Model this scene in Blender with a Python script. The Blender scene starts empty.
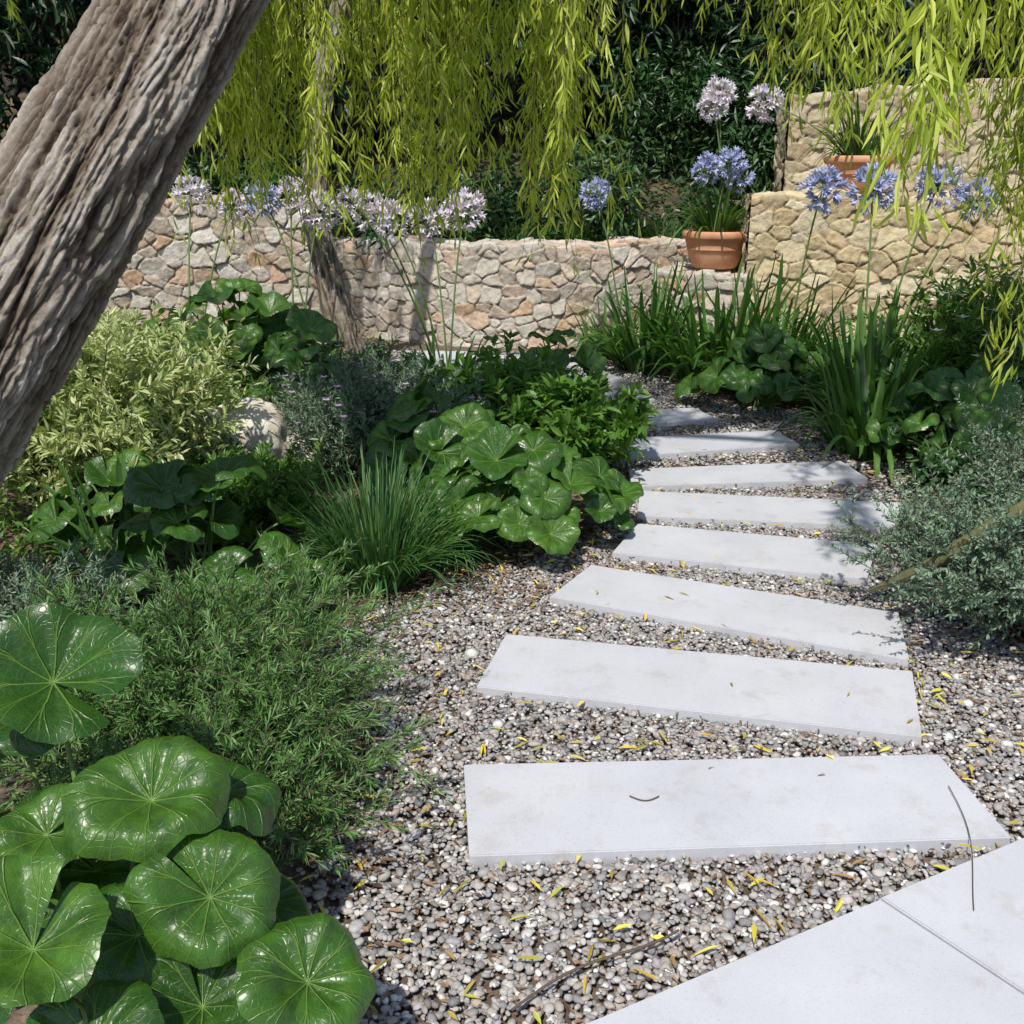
import bpy, math, bmesh
import numpy as np
from mathutils import Vector
rng=np.random.default_rng(7)
sc=bpy.context.scene
U=rng.uniform
# ------------------------------------------------------------------ helpers
def nz(v):
    return v/np.maximum(np.linalg.norm(v,axis=-1,keepdims=True),1e-9)
def h3(ix,iy,iz,seed=0):
    n=(ix*73856093)^(iy*19349663)^(iz*83492791)^(seed*2654435761)
    n=n&0xffffffff
    n=((n>>13)^n)*1274126177&0xffffffff
    n=((n>>15)^n)*2246822519&0xffffffff
    return ((n>>8)&0xffff)/65535.0
def vn(p,seed=0):
    p=np.asarray(p,float); i=np.floor(p).astype(np.int64); f=p-i; f=f*f*(3-2*f)
    r=0
    for a in (0,1):
        for b in (0,1):
            for c in (0,1):
                w=(f[...,0] if a else 1-f[...,0])*(f[...,1] if b else 1-f[...,1])*(f[...,2] if c else 1-f[...,2])
                r=r+w*h3(i[...,0]+a,i[...,1]+b,i[...,2]+c,seed)
    return r
def fbm(p,o=4,seed=0):
    s=0;a=.5;p=np.asarray(p,float)
    for k in range(o):
        s=s+a*vn(p*2**k,seed+k);a*=.5
    return s
class Part:
    def __init__(s,V,F,rnd=None,mat=0,smooth=False,uv=None,aux=None):
        s.V=np.asarray(V,float).reshape(-1,3); s.F=F if isinstance(F,list) else [F]
        n=len(s.V)
        s.rnd=np.zeros(n) if rnd is None else np.asarray(rnd,float).reshape(-1)
        s.aux=np.zeros(n) if aux is None else np.asarray(aux,float).reshape(-1)
        s.mat=mat;s.smooth=smooth
        s.uv=np.zeros((n,2)) if uv is None else np.asarray(uv,float).reshape(-1,2)
def build(name,parts,mats,parent=None):
    me=bpy.data.meshes.new(name)
    V=np.concatenate([p.V for p in parts]); off=0
    loops=[];starts=[];mi=[];sm=[];ls=0
    for p in parts:
        for F in p.F:
            F=np.asarray(F,np.int64)
            m,k=F.shape
            loops.append((F+off).ravel()); starts.append(ls+np.arange(m)*k); ls+=m*k
            mi.append(np.full(m,p.mat)); sm.append(np.full(m,p.smooth))
        off+=len(p.V)
    loops=np.concatenate(loops).astype(np.int32); starts=np.concatenate(starts).astype(np.int32)
    me.vertices.add(len(V)); me.loops.add(len(loops)); me.polygons.add(len(starts))
    me.vertices.foreach_set('co',V.astype(np.float32).ravel())
    me.loops.foreach_set('vertex_index',loops)
    me.polygons.foreach_set('loop_start',starts)
    me.polygons.foreach_set('material_index',np.concatenate(mi).astype(np.int32))
    me.polygons.foreach_set('use_smooth',np.concatenate(sm).astype(bool))
    me.update(calc_edges=True)
    a=me.attributes.new('rnd','FLOAT','POINT'); a.data.foreach_set('value',np.concatenate([p.rnd for p in parts]).astype(np.float32))
    a=me.attributes.new('aux','FLOAT','POINT'); a.data.foreach_set('value',np.concatenate([p.aux for p in parts]).astype(np.float32))
    uvv=np.concatenate([p.uv for p in parts])
    if np.any(uvv):
        uvl=me.uv_layers.new(name='UVMap'); uvl.data.foreach_set('uv',uvv[loops].astype(np.float32).ravel())
    for m in mats: me.materials.append(m)
    ob=bpy.data.objects.new(name,me); sc.collection.objects.link(ob)
    if parent: ob.parent=parent
    return ob
# leaf templates: x=width(-.5.. .5) y=length z=normal
LANCE=(np.array([(0,0,0),(.5,.35,.04),(.36,.7,.0),(0,1,-.1),(-.36,.7,0),(-.5,.35,.04)]),[np.array([[0,1,2,3],[0,3,4,5]])])
DIAM=(np.array([(0,0,0),(.5,.5,.0),(0,1,-.06),(-.5,.5,0)]),[np.array([[0,1,2,3]])])
OVAL=(np.array([(0,0,0),(.42,.2,.05),(.5,.5,.05),(.3,.8,0),(0,1,-.12),(-.3,.8,0),(-.5,.5,.05),(-.42,.2,.05),(0,.5,-.03)]),
      [np.array([[0,1,2,8],[8,2,3,4],[8,4,5,6],[8,6,7,0]])])
def place(tp,pos,axis,nrm,L,W,rnd,mat=0,smooth=False,uv=None):
    tv,tf=tp; N=len(pos); k=len(tv)
    L=np.broadcast_to(L,(N,));W=np.broadcast_to(W,(N,))
    axis=nz(axis); side=nz(np.cross(axis,nrm)); n2=np.cross(side,axis)
    V=pos[:,None,:]+tv[None,:,0,None]*(W[:,None,None]*side[:,None,:])+tv[None,:,1,None]*(L[:,None,None]*axis[:,None,:])+tv[None,:,2,None]*(L[:,None,None]*n2[:,None,:])
    F=[(f[None]+(np.arange(N)*k)[:,None,None]).reshape(-1,f.shape[1]) for f in tf]
    return Part(V,F,np.repeat(np.broadcast_to(rnd,(N,)),k),mat,smooth,None if uv is None else np.tile(uv,(N,1)))
def stems(base,dirs,length,droop,K=8,wob=.03):
    n=len(base); s=np.linspace(0,1,K)[None,:,None]; length=np.broadcast_to(length,(n,));droop=np.broadcast_to(droop,(n,))
    P=base[:,None,:]+nz(dirs)[:,None,:]*length[:,None,None]*s
    P=P-np.array([0,0,1.])*(droop*length)[:,None,None]*s**2
    w=np.cumsum(rng.normal(0,1,(n,K,3)),axis=1)*(wob*length/K**.5)[:,None,None]; w-=w[:,:1]
    return P+w*s
def tube(P,r,m=3,rnd=0.5,mat=0,smooth=True):
    P=np.asarray(P,float)
    if P.ndim==2: P=P[None]
    n,K,_=P.shape; r=np.broadcast_to(r,(n,K))
    T=nz(np.gradient(P,axis=1)); ref=np.where(np.abs(T[...,2:3])>.9,np.array([1.,0,0]),np.array([0,0,1.]))
    A=nz(np.cross(T,ref));B=np.cross(T,A)
    a=np.arange(m)*2*math.pi/m
    V=P[:,:,None,:]+r[:,:,None,None]*(np.cos(a)[None,None,:,None]*A[:,:,None,:]+np.sin(a)[None,None,:,None]*B[:,:,None,:])
    i=np.arange(n)[:,None,None]*K*m; k=np.arange(K-1)[None,:,None]*m; j=np.arange(m)[None,None,:]; j2=(j+1)%m
    F=np.stack([i+k+j,i+k+j2,i+k+m+j2,i+k+m+j],-1).reshape(-1,4)
    return Part(V,F,np.full(n*K*m,rnd),mat,smooth)
def on_curve(P,per,s0=.1,s1=1.):
    n,K,_=P.shape; s=(U(s0,s1,(n,per)))*(K-1); i=np.clip(s.astype(int),0,K-2); f=(s-i)[...,None]
    r=np.arange(n)[:,None]
    pos=P[r,i]*(1-f)+P[r,i+1]*f; tan=nz(P[r,i+1]-P[r,i])
    return pos.reshape(-1,3),tan.reshape(-1,3),(s/(K-1)).ravel()
def leaves(P,per,L,W,ang,tp=LANCE,s0=.1,mat=0,rr=(0,1),updir=.4,var=.3,smooth=False):
    pos,tan,s=on_curve(P,per,s0); N=len(pos)
    q=nz(np.cross(tan,rng.normal(size=(N,3))))
    an=np.radians(rng.normal(ang,12,N))[:,None]
    ax=nz(tan*np.cos(an)+q*np.sin(an))
    nr=nz(rng.normal(size=(N,3))*.6+np.array([0,0,1.])*updir*2+q*.2)
    l=L*U(1-var,1+var,N)
    per_stem=np.repeat(U(0,1,len(P)),per)
    rn=np.clip(per_stem*.5+U(0,.5,N),0,1)*(rr[1]-rr[0])+rr[0]
    return place(tp,pos,ax,nr,l,W*U(.8,1.2,N),rn,mat,smooth)
def ribbons(P,side,w,rnd,mat=0,fold=.25):
    n,K,_=P.shape; T=nz(np.gradient(P,axis=1)); S=np.broadcast_to(side[:,None,:],P.shape); N=np.cross(T,S)
    wk=w[:,None]*np.array([np.sin(math.pi*min(1,max(.0,.18+.82*(1-x)))*.5+0)**.8 if x<.99 else .04 for x in np.linspace(0,1,K)])[None,:]
    V=np.stack([P-S*wk[...,None]*.5,P-N*(wk*fold)[...,None],P+S*wk[...,None]*.5],2)
    i=np.arange(n)[:,None]*K*3;k=np.arange(K-1)[None,:]*3
    b=(i+k).ravel()
    F=np.concatenate([np.stack([b,b+1,b+4,b+3],-1),np.stack([b+1,b+2,b+5,b+4],-1)])
    return Part(V,F,np.repeat(rnd,K*3),mat,True)
# ------------------------------------------------------------------ materials
def newmat(name):
    m=bpy.data.materials.new(name); m.use_nodes=True; nt=m.node_tree; nt.nodes.clear()
    o=nt.nodes.new('ShaderNodeOutputMaterial'); return m,nt,o
def nd(nt,t,**k):
    n=nt.nodes.new(t)
    for a,b in k.items(): setattr(n,a,b)
    return n
def attr(nt,name): return nd(nt,'ShaderNodeAttribute',attribute_name=name).outputs['Fac']
def ramp(nt,inp,cols):
    r=nd(nt,'ShaderNodeValToRGB'); e=r.color_ramp.elements
    while len(e)<len(cols): e.new(.5)
    for i,(p,c) in enumerate(cols): e[i].position=p; e[i].color=(*c,1)
    nt.links.new(inp,r.inputs[0]); return r.outputs[0]
def math_(nt,op,a,b=0.,c=0.):
    n=nd(nt,'ShaderNodeMath',operation=op)
    for i,x in enumerate((a,b,c)):
        if isinstance(x,(int,float)): n.inputs[i].default_value=x
        else: nt.links.new(x,n.inputs[i])
    return n.outputs[0]
def mixc(nt,f,a,b,bt='MIX'):
    n=nd(nt,'ShaderNodeMix',data_type='RGBA',blend_type=bt)
    for i,x in ((0,f),(6,a),(7,b)):
        if isinstance(x,(int,float)): n.inputs[i].default_value=x
        elif isinstance(x,tuple): n.inputs[i].default_value=(*x,1)
        else: nt.links.new(x,n.inputs[i])
    return n.outputs[2]
def noise(nt,scale,detail=4,rough=.55,coord='Object',mult=None):
    t=nd(nt,'ShaderNodeTexCoord'); n=nd(nt,'ShaderNodeTexNoise'); n.inputs['Scale'].default_value=scale
    n.inputs['Detail'].default_value=detail; n.inputs['Roughness'].default_value=rough
    if mult:
        mp=nd(nt,'ShaderNodeMapping'); mp.inputs['Scale'].default_value=mult; nt.links.new(t.outputs[coord],mp.inputs[0]); nt.links.new(mp.outputs[0],n.inputs[0])
    else: nt.links.new(t.outputs[coord],n.inputs[0])
    return n.outputs['Fac']
def leafmat(name,cols,trans=.3,rough=.5,spec=.4,tcol=1.6):
    m,nt,o=newmat(name)
    n=len(cols); c=ramp(nt,attr(nt,'rnd'),[(i/(n-1),x) for i,x in enumerate(cols)])
    b=nd(nt,'ShaderNodeBsdfPrincipled'); b.inputs['Roughness'].default_value=rough; b.inputs['Specular IOR Level'].default_value=spec
    nt.links.new(c,b.inputs['Base Color'])
    if trans<=0:
        nt.links.new(b.outputs[0],o.inputs[0]); return m
    t=nd(nt,'ShaderNodeBsdfTranslucent'); tc=mixc(nt,1.,c,(tcol,tcol*1.05,tcol*.45),'MULTIPLY'); nt.links.new(tc,t.inputs[0])
    mx=nd(nt,'ShaderNodeMixShader'); mx.inputs[0].default_value=trans
    nt.links.new(b.outputs[0],mx.inputs[1]); nt.links.new(t.outputs[0],mx.inputs[2]); nt.links.new(mx.outputs[0],o.inputs[0]); return m
def simple(name,cols,rough=.8,nscale=8,bump=0.,bscale=60,use='noise',spec=.3,mult=None):
    m,nt,o=newmat(name); b=nd(nt,'ShaderNodeBsdfPrincipled'); b.inputs['Roughness'].default_value=rough; b.inputs['Specular IOR Level'].default_value=spec
    src=noise(nt,nscale,mult=mult) if use=='noise' else attr(nt,use)
    n=len(cols); lo,hi=(.3,.7) if use=='noise' else (0,1)
    c=ramp(nt,src,[(lo+(hi-lo)*i/(n-1),x) for i,x in enumerate(cols)]); nt.links.new(c,b.inputs['Base Color'])
    if bump:
        bp=nd(nt,'ShaderNodeBump'); bp.inputs['Strength'].default_value=bump; bp.inputs['Distance'].default_value=.01
        nt.links.new(noise(nt,bscale,4,.65,mult=mult),bp.inputs['Height']); nt.links.new(bp.outputs[0],b.inputs['Normal'])
    nt.links.new(b.outputs[0],o.inputs[0]); return m
M_willow=leafmat('willow_leaf',[(.28,.37,.055),(.45,.51,.09),(.72,.73,.24)],.5,.45,.35,1.6)
M_needle=leafmat('rosemary_leaf',[(.035,.095,.02),(.075,.17,.035),(.17,.28,.10)],0,.5,.35)
M_grey=leafmat('westringia_leaf',[(.07,.13,.075),(.125,.20,.125),(.23,.31,.20)],0,.6,.3)
M_strap=leafmat('strap_leaf',[(.03,.085,.015),(.055,.135,.022),(.10,.20,.04)],.3,.35,.5)
M_lir=leafmat('liriope_leaf',[(.03,.09,.022),(.055,.14,.035),(.11,.19,.055)],.25,.4,.4)
M_leafy=leafmat('leafy_shrub_leaf',[(.045,.12,.015),(.08,.18,.025),(.15,.26,.045)],.3,.4,.45)
M_bright=leafmat('variegated_leaf',[(.20,.29,.09),(.40,.47,.20),(.64,.66,.40)],.3,.5,.4,1.3)
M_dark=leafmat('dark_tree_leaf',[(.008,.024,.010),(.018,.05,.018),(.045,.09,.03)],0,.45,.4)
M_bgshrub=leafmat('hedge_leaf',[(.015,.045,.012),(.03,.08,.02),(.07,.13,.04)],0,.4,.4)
M_stem=simple('green_stem',[(.09,.16,.04),(.13,.20,.06)],.6,use='rnd')
M_twig=simple('woody_twig',[(.07,.05,.035),(.13,.10,.07)],.8,use='rnd')
M_yel=leafmat('fallen_willow_leaf',[(.42,.30,.05),(.70,.55,.08),(.40,.42,.07),(.32,.17,.06)],0,.5)
M_soil=simple('soil_mulch',[(.06,.045,.035),(.13,.095,.07),(.2,.155,.115)],.95,25,.8,90)
M_debris=simple('mulch_bits',[(.08,.05,.033),(.18,.11,.065),(.28,.19,.12)],.9,use='rnd')
def m_white(name,cols): return leafmat(name,cols,.3,.5,.3,1.1)
M_flW=m_white('agapanthus_petal_pale',[(.58,.52,.78),(.76,.70,.86),(.88,.84,.90)])
M_flB=m_white('agapanthus_petal_blue',[(.30,.33,.68),(.46,.50,.82),(.66,.68,.90)])
M_flP=m_white('small_flower_mauve',[(.45,.25,.55),(.6,.4,.68)])
M_flWh=m_white('white_petal',[(.75,.75,.7),(.85,.85,.8)])
def m_leopard():
    m,nt,o=newmat('leopard_plant_leaf')
    uv=nd(nt,'ShaderNodeUVMap',uv_map='UVMap'); sp=nd(nt,'ShaderNodeSeparateXYZ'); nt.links.new(uv.outputs[0],sp.inputs[0])
    u,v=sp.outputs[0],sp.outputs[1]
    wn=math_(nt,'MULTIPLY',math_(nt,'SUBTRACT',noise(nt,14,2),.5),.03); u=math_(nt,'ADD',u,wn)
    n=10.
    a=math_(nt,'FRACT',math_(nt,'MULTIPLY',u,n)); d=math_(nt,'DIVIDE',math_(nt,'ABSOLUTE',math_(nt,'SUBTRACT',a,.5)),n)
    def line(dist,w):
        r=nd(nt,'ShaderNodeMapRange',interpolation_type='SMOOTHSTEP'); r.inputs[1].default_value=0; r.inputs[2].default_value=w; r.inputs[3].default_value=1; r.inputs[4].default_value=0
        nt.links.new(dist,r.inputs[0]); return r.outputs[0]
    fade=nd(nt,'ShaderNodeMapRange'); fade.inputs[1].default_value=.45; fade.inputs[2].default_value=.9; fade.inputs[3].default_value=1; fade.inputs[4].default_value=.15; nt.links.new(v,fade.inputs[0])
    main=math_(nt,'MULTIPLY',line(math_(nt,'MULTIPLY',d,v),.0034),fade.outputs[0])
    off=nd(nt,'ShaderNodeMapRange'); off.inputs[1].default_value=.42; off.inputs[2].default_value=1.; off.inputs[3].default_value=0; off.inputs[4].default_value=.27/n; nt.links.new(v,off.inputs[0])
    gate=nd(nt,'ShaderNodeMapRange'); gate.inputs[1].default_value=.40; gate.inputs[2].default_value=.46; nt.links.new(v,gate.inputs[0])
    fork=math_(nt,'MULTIPLY',math_(nt,'MULTIPLY',line(math_(nt,'MULTIPLY',math_(nt,'ABSOLUTE',math_(nt,'SUBTRACT',d,off.outputs[0])),v),.0024),gate.outputs[0]),.6)
    vm=math_(nt,'MAXIMUM',main,fork)
    t_=nd(nt,'ShaderNodeTexCoord'); vo=nd(nt,'ShaderNodeTexVoronoi',feature='DISTANCE_TO_EDGE'); vo.inputs['Scale'].default_value=85; nt.links.new(t_.outputs['Object'],vo.inputs['Vector'])
    net=line(vo.outputs['Distance'],.10)
    nzv=noise(nt,20,4,.6)
    base=ramp(nt,attr(nt,'rnd'),[(0,(.016,.060,.006)),(.5,(.034,.105,.010)),(1,(.085,.19,.018))])
    c1=mixc(nt,ramp(nt,nzv,[(.35,(0,0,0)),(.65,(.75,.75,.75))]),base,(.016,.052,.007))
    c1=mixc(nt,math_(nt,'MULTIPLY',net,.16),c1,(.12,.24,.04))
    c2=mixc(nt,math_(nt,'MULTIPLY',vm,.6),c1,(.20,.34,.07))
    b=nd(nt,'ShaderNodeBsdfPrincipled'); b.inputs['Specular IOR Level'].default_value=.5; nt.links.new(c2,b.inputs['Base Color'])
    nt.links.new(ramp(nt,noise(nt,30,3),[(.3,(.26,.26,.26)),(.7,(.42,.42,.42))]),b.inputs['Roughness'])
    bp=nd(nt,'ShaderNodeBump'); bp.inputs['Strength'].default_value=.7; bp.inputs['Distance'].default_value=.005
    hsum=math_(nt,'ADD',math_(nt,'ADD',math_(nt,'MULTIPLY',vm,-.9),math_(nt,'MULTIPLY',net,-.10)),math_(nt,'MULTIPLY',noise(nt,18,2),1.4)); nt.links.new(hsum,bp.inputs['Height']); nt.links.new(bp.outputs[0],b.inputs['Normal'])
    t=nd(nt,'ShaderNodeBsdfTranslucent'); nt.links.new(mixc(nt,1.,c2,(1.8,1.9,.5),'MULTIPLY'),t.inputs[0])
    mx=nd(nt,'ShaderNodeMixShader'); mx.inputs[0].default_value=.2
    nt.links.new(b.outputs[0],mx.inputs[1]); nt.links.new(t.outputs[0],mx.inputs[2]); nt.links.new(mx.outputs[0],o.inputs[0]); return m
M_leo=m_leopard()
def m_slab():
    m,nt,o=newmat('pale_concrete_slab'); b=nd(nt,'ShaderNodeBsdfPrincipled'); b.inputs['Roughness'].default_value=.6; b.inputs['Specular IOR Level'].default_value=.3
    c=ramp(nt,noise(nt,3.5,5,.6),[(.3,(.44,.445,.475)),(.7,(.51,.515,.545))])
    sp=ramp(nt,noise(nt,220,2,.5),[(.25,(.8,.79,.78)),(.42,(1,1,1))])
    c=mixc(nt,1.,c,sp,'MULTIPLY')
    st=ramp(nt,noise(nt,9,5,.7),[(.33,(.84,.80,.74)),(.46,(1,1,1))]); c=mixc(nt,.6,c,st,'MULTIPLY')
    nt.links.new(c,b.inputs['Base Color'])
    bp=nd(nt,'ShaderNodeBump'); bp.inputs['Strength'].default_value=.15; bp.inputs['Distance'].default_value=.002; nt.links.new(noise(nt,160,3),bp.inputs['Height']); nt.links.new(bp.outputs[0],b.inputs['Normal'])
    nt.links.new(b.outputs[0],o.inputs[0]); return m
M_slab=m_slab()
def m_pebble():
    m,nt,o=newmat('river_pebble'); b=nd(nt,'ShaderNodeBsdfPrincipled'); b.inputs['Roughness'].default_value=.65; b.inputs['Specular IOR Level'].default_value=.3
    c=ramp(nt,attr(nt,'rnd'),[(0,(.16,.155,.155)),(.2,(.27,.255,.25)),(.36,(.36,.33,.30)),(.5,(.27,.27,.28)),(.66,(.42,.405,.39)),(.8,(.32,.26,.215)),(.9,(.54,.53,.51)),(1,(.62,.61,.60))])
    n=ramp(nt,noise(nt,90,3,.6),[(.3,(.75,.74,.73)),(.65,(1.1,1.1,1.1))]); c=mixc(nt,1.,c,n,'MULTIPLY'); nt.links.new(c,b.inputs['Base Color'])
    nt.links.new(b.outputs[0],o.inputs[0]); return m
M_peb=m_pebble()
def m_wall(name,cols,mort):
    m,nt,o=newmat(name); b=nd(nt,'ShaderNodeBsdfPrincipled'); b.inputs['Roughness'].default_value=.85; b.inputs['Specular IOR Level'].default_value=.2
    n=len(cols); c=ramp(nt,attr(nt,'rnd'),[(i/(n-1),x) for i,x in enumerate(cols)])
    v=ramp(nt,noise(nt,18,5,.7),[(.3,(.66,.61,.55)),(.5,(1,1,1)),(.75,(1.12,1.1,1.05))]); c=mixc(nt,1.,c,v,'MULTIPLY')
    c=mixc(nt,attr(nt,'aux'),c,mort)
    big=ramp(nt,noise(nt,1.7,4,.6),[(.35,(.8,.78,.75)),(.6,(1,1,1))]); c=mixc(nt,.8,c,big,'MULTIPLY')
    nt.links.new(c,b.inputs['Base Color'])
    bp=nd(nt,'ShaderNodeBump'); bp.inputs['Strength'].default_value=.9; bp.inputs['Distance'].default_value=.014; nt.links.new(noise(nt,38,5,.75),bp.inputs['Height']); nt.links.new(bp.outputs[0],b.inputs['Normal'])
    nt.links.new(b.outputs[0],o.inputs[0]); return m
M_wallL=m_wall('rubble_stone_cream',[(.50,.46,.40),(.58,.55,.49),(.44,.37,.30),(.64,.61,.56),(.54,.45,.36),(.52,.48,.42),(.58,.39,.26),(.68,.65,.60)],(.26,.22,.17))
M_wallR=m_wall('rubble_stone_yellow',[(.60,.50,.30),(.68,.59,.39),(.50,.39,.23),(.72,.65,.48),(.57,.43,.26),(.65,.55,.35),(.46,.37,.24)],(.26,.20,.12))
M_wallD=m_wall('rubble_stone_upper',[(.52,.45,.30),(.60,.53,.37),(.44,.35,.22),(.60,.54,.41)],(.24,.19,.12))
M_terra=simple('terracotta',[(.40,.17,.09),(.52,.25,.14),(.60,.34,.21)],.75,6,.2,60)
M_bould=simple('boulder_limestone',[(.40,.35,.28),(.55,.51,.43),(.66,.62,.55)],.85,7,.7,30)
M_bank=simple('earth_bank',[(.03,.024,.014),(.07,.05,.03),(.13,.095,.055)],.95,3,.9,12)
def m_bark():
    m,nt,o=newmat('willow_bark'); b=nd(nt,'ShaderNodeBsdfPrincipled'); b.inputs['Roughness'].default_value=.88; b.inputs['Specular IOR Level'].default_value=.2
    c=ramp(nt,attr(nt,'rnd'),[(.0,(.06,.043,.032)),(.25,(.16,.125,.095)),(.5,(.28,.24,.195)),(.8,(.40,.36,.31)),(1,(.50,.46,.41))])
    v=ramp(nt,noise(nt,30,5,.75),[(.3,(.6,.57,.55)),(.6,(1.05,1.03,1)),]); c=mixc(nt,1.,c,v,'MULTIPLY')
    nt.links.new(c,b.inputs['Base Color'])
    bp=nd(nt,'ShaderNodeBump'); bp.inputs['Strength'].default_value=1.; bp.inputs['Distance'].default_value=.012; nt.links.new(noise(nt,55,6,.8),bp.inputs['Height']); nt.links.new(bp.outputs[0],b.inputs['Normal'])
    nt.links.new(b.outputs[0],o.inputs[0]); return m
M_bark=m_bark()
# ------------------------------------------------------------------ ground & terrain
def gridmesh(name,xs,ys,zf,mat):
    X,Y=np.meshgrid(xs,ys); Z=zf(X,Y); V=np.stack([X,Y,Z],-1).reshape(-1,3); a,b=len(xs),len(ys)
    i=(np.arange(b-1)[:,None]*a+np.arange(a-1)[None]).ravel(); F=np.stack([i,i+1,i+1+a,i+a],-1)
    return build(name,[Part(V,F,smooth=True)],[mat])
xs=np.concatenate([[-200,-60,-20],np.linspace(-6,7,260),[20,60,200]]); ys=np.concatenate([[-200,-50,-10],np.linspace(-1,9.6,220),[14,30,80,200]])
gridmesh('ground',xs,ys,lambda X,Y:-.014+.014*(fbm(np.stack([X*3,Y*3,X*0],-1),3)-.45)*((X>-7)&(X<8)&(Y>-1)&(Y<10)),M_soil)
def hillz(X,Y):
    n=fbm(np.stack([X*.5,Y*.5,X*0],-1),4,3)-.45
    z=np.clip((Y-10.6)*.9,0,.35)
    return .8+z+np.clip((Y-11.3),0,14)*.42+n*.9*np.clip((Y-10.3)*.5,0,1)
gridmesh('hill_terrain',np.linspace(-24,26,120),np.linspace(10.0,34,90),hillz,M_bank)
# ------------------------------------------------------------------ gravel
gp=np.array([(-.2,.3),(-.31,1.5),(-.46,1.84),(-.36,2.4),(-.6,3.1),(-.43,3.5),(.2,3.95),(.55,4.41),(.6,5.2),(.62,6.1),(.6,7.2),(.2,7.8),(-.5,8.0),(-1.8,8.2),(-1.8,9.0),(.3,8.95),(1.0,8.2),(1.35,7.1),(2.1,6.5),(2.2,5.2),(2.0,4.2),(1.9,3.5),(1.9,2.9),(2.0,2.0),(2.0,.3)])
def inside(p,poly):
    c=np.zeros(len(p),bool); n=len(poly)
    for i in range(n):
        x1,y1=poly[i];x2,y2=poly[(i+1)%n]
        cond=((y1>p[:,1])!=(y2>p[:,1]))&(p[:,0]<(x2-x1)*(p[:,1]-y1)/((y2-y1) if y2!=y1 else 1e-9)+x1)
        c^=cond
    return c
slabs=[[(-.13,2.33),(1.17,2.38),(1.2,2.02),(-.1,1.95)],[(-.02,3.13),(1.28,2.86),(1.16,2.47),(-.11,2.76)],[(.32,3.77),(1.40,3.31),(1.30,2.94),(.14,3.45)],
[(.57,4.27),(1.56,4.0),(1.39,3.62),(.42,3.91)],[(.64,4.76),(1.87,4.57),(1.72,4.23),(.58,4.38)],[(.62,5.14),(1.81,5.30),(1.85,4.97),(.61,4.83)],[(.60,5.78),(1.62,5.98),(1.68,5.65),(.58,5.38)],
[(.45,6.42),(1.22,6.60),(1.33,6.28),(.42,6.02)],[(.25,7.02),(.92,7.22),(1.0,6.86),(.25,6.66)],[(-.05,7.62),(.75,7.85),(.88,7.48),(.05,7.25)],[(-.2,8.6),(.45,8.75),(.72,8.2),(-.1,7.95)],[(-.95,8.85),(-.35,8.8),(-.25,8.25),(-.9,8.2)],[(-1.7,8.95),(-1.1,8.9),(-1.05,8.3),(-1.75,8.3)]]
pavA=[(.15,1.47),(.808,1.802),(1.60,.66),(2.45,-.6),(-1.2,-.6),(-.45,1.17)]
pavB=[(.812,1.808),(1.22,2.013),(2.4,2.60),(3.2,1.2),(2.46,-.6),(1.606,.664)]
def ico(sub):
    bm=bmesh.new(); bmesh.ops.create_icosphere(bm,subdivisions=sub,radius=1); v=np.array([x.co[:] for x in bm.verts]); f=np.array([[a.index for a in y.verts] for y in bm.faces]); bm.free(); return v,f
def pebbles(N,region,sub,size):
    x0,x1,y0,y1=region
    p=np.stack([U(x0,x1,N),U(y0,y1,N)],-1)
    edge=(rng.normal(0,.05,(N,2)))
    k=inside(p+edge,gp); p=p[k]
    for s in slabs+[pavA,pavB]:
        s=np.array(s); c=s.mean(0); p=p[~inside(p,c+(s-c)*.985)]
    n=len(p); v,f=ico(sub); out=[]
    var=rng.integers(0,6,n)
    for q in range(6):
        m=var==q; nn=m.sum()
        if nn==0: continue
        vv=v*(1+.6*(fbm(v*1.3+q*7.3,3,q)[:,None]-.5)); 
        L=size*np.exp(rng.normal(0,.33,nn)); sc3=np.stack([L,L*U(.55,.9,nn),L*U(.38,.65,nn)],-1)*.5
        a=U(0,6.28,nn); tl=rng.normal(0,.3,nn)
        R=np.zeros((nn,3,3)); ca,sa,ct,st=np.cos(a),np.sin(a),np.cos(tl),np.sin(tl)
        R[:,0,0]=ca;R[:,0,1]=-sa*ct;R[:,0,2]=sa*st;R[:,1,0]=sa;R[:,1,1]=ca*ct;R[:,1,2]=-ca*st;R[:,2,1]=st;R[:,2,2]=ct
        V=np.einsum('nij,nkj->nki',R,vv[None]*sc3[:,None,:])
        T=np.stack([p[m,0],p[m,1],U(-.005,.009,nn)+L*.12],-1)
        V=V+T[:,None,:]
        F=(f[None]+(np.arange(nn)*len(v))[:,None,None]).reshape(-1,3)
        out.append(Part(V,F,np.repeat(U(0,1,nn),len(v)),0,True))
    return out
parts=pebbles(34000,(-.7,2.0,1.0,2.3),2,.0145)+pebbles(84000,(-.9,2.2,2.3,4.8),1,.0162)+pebbles(50000,(-1.8,2.3,4.8,9.0),1,.020)
build('gravel',parts,[M_peb])
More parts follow.
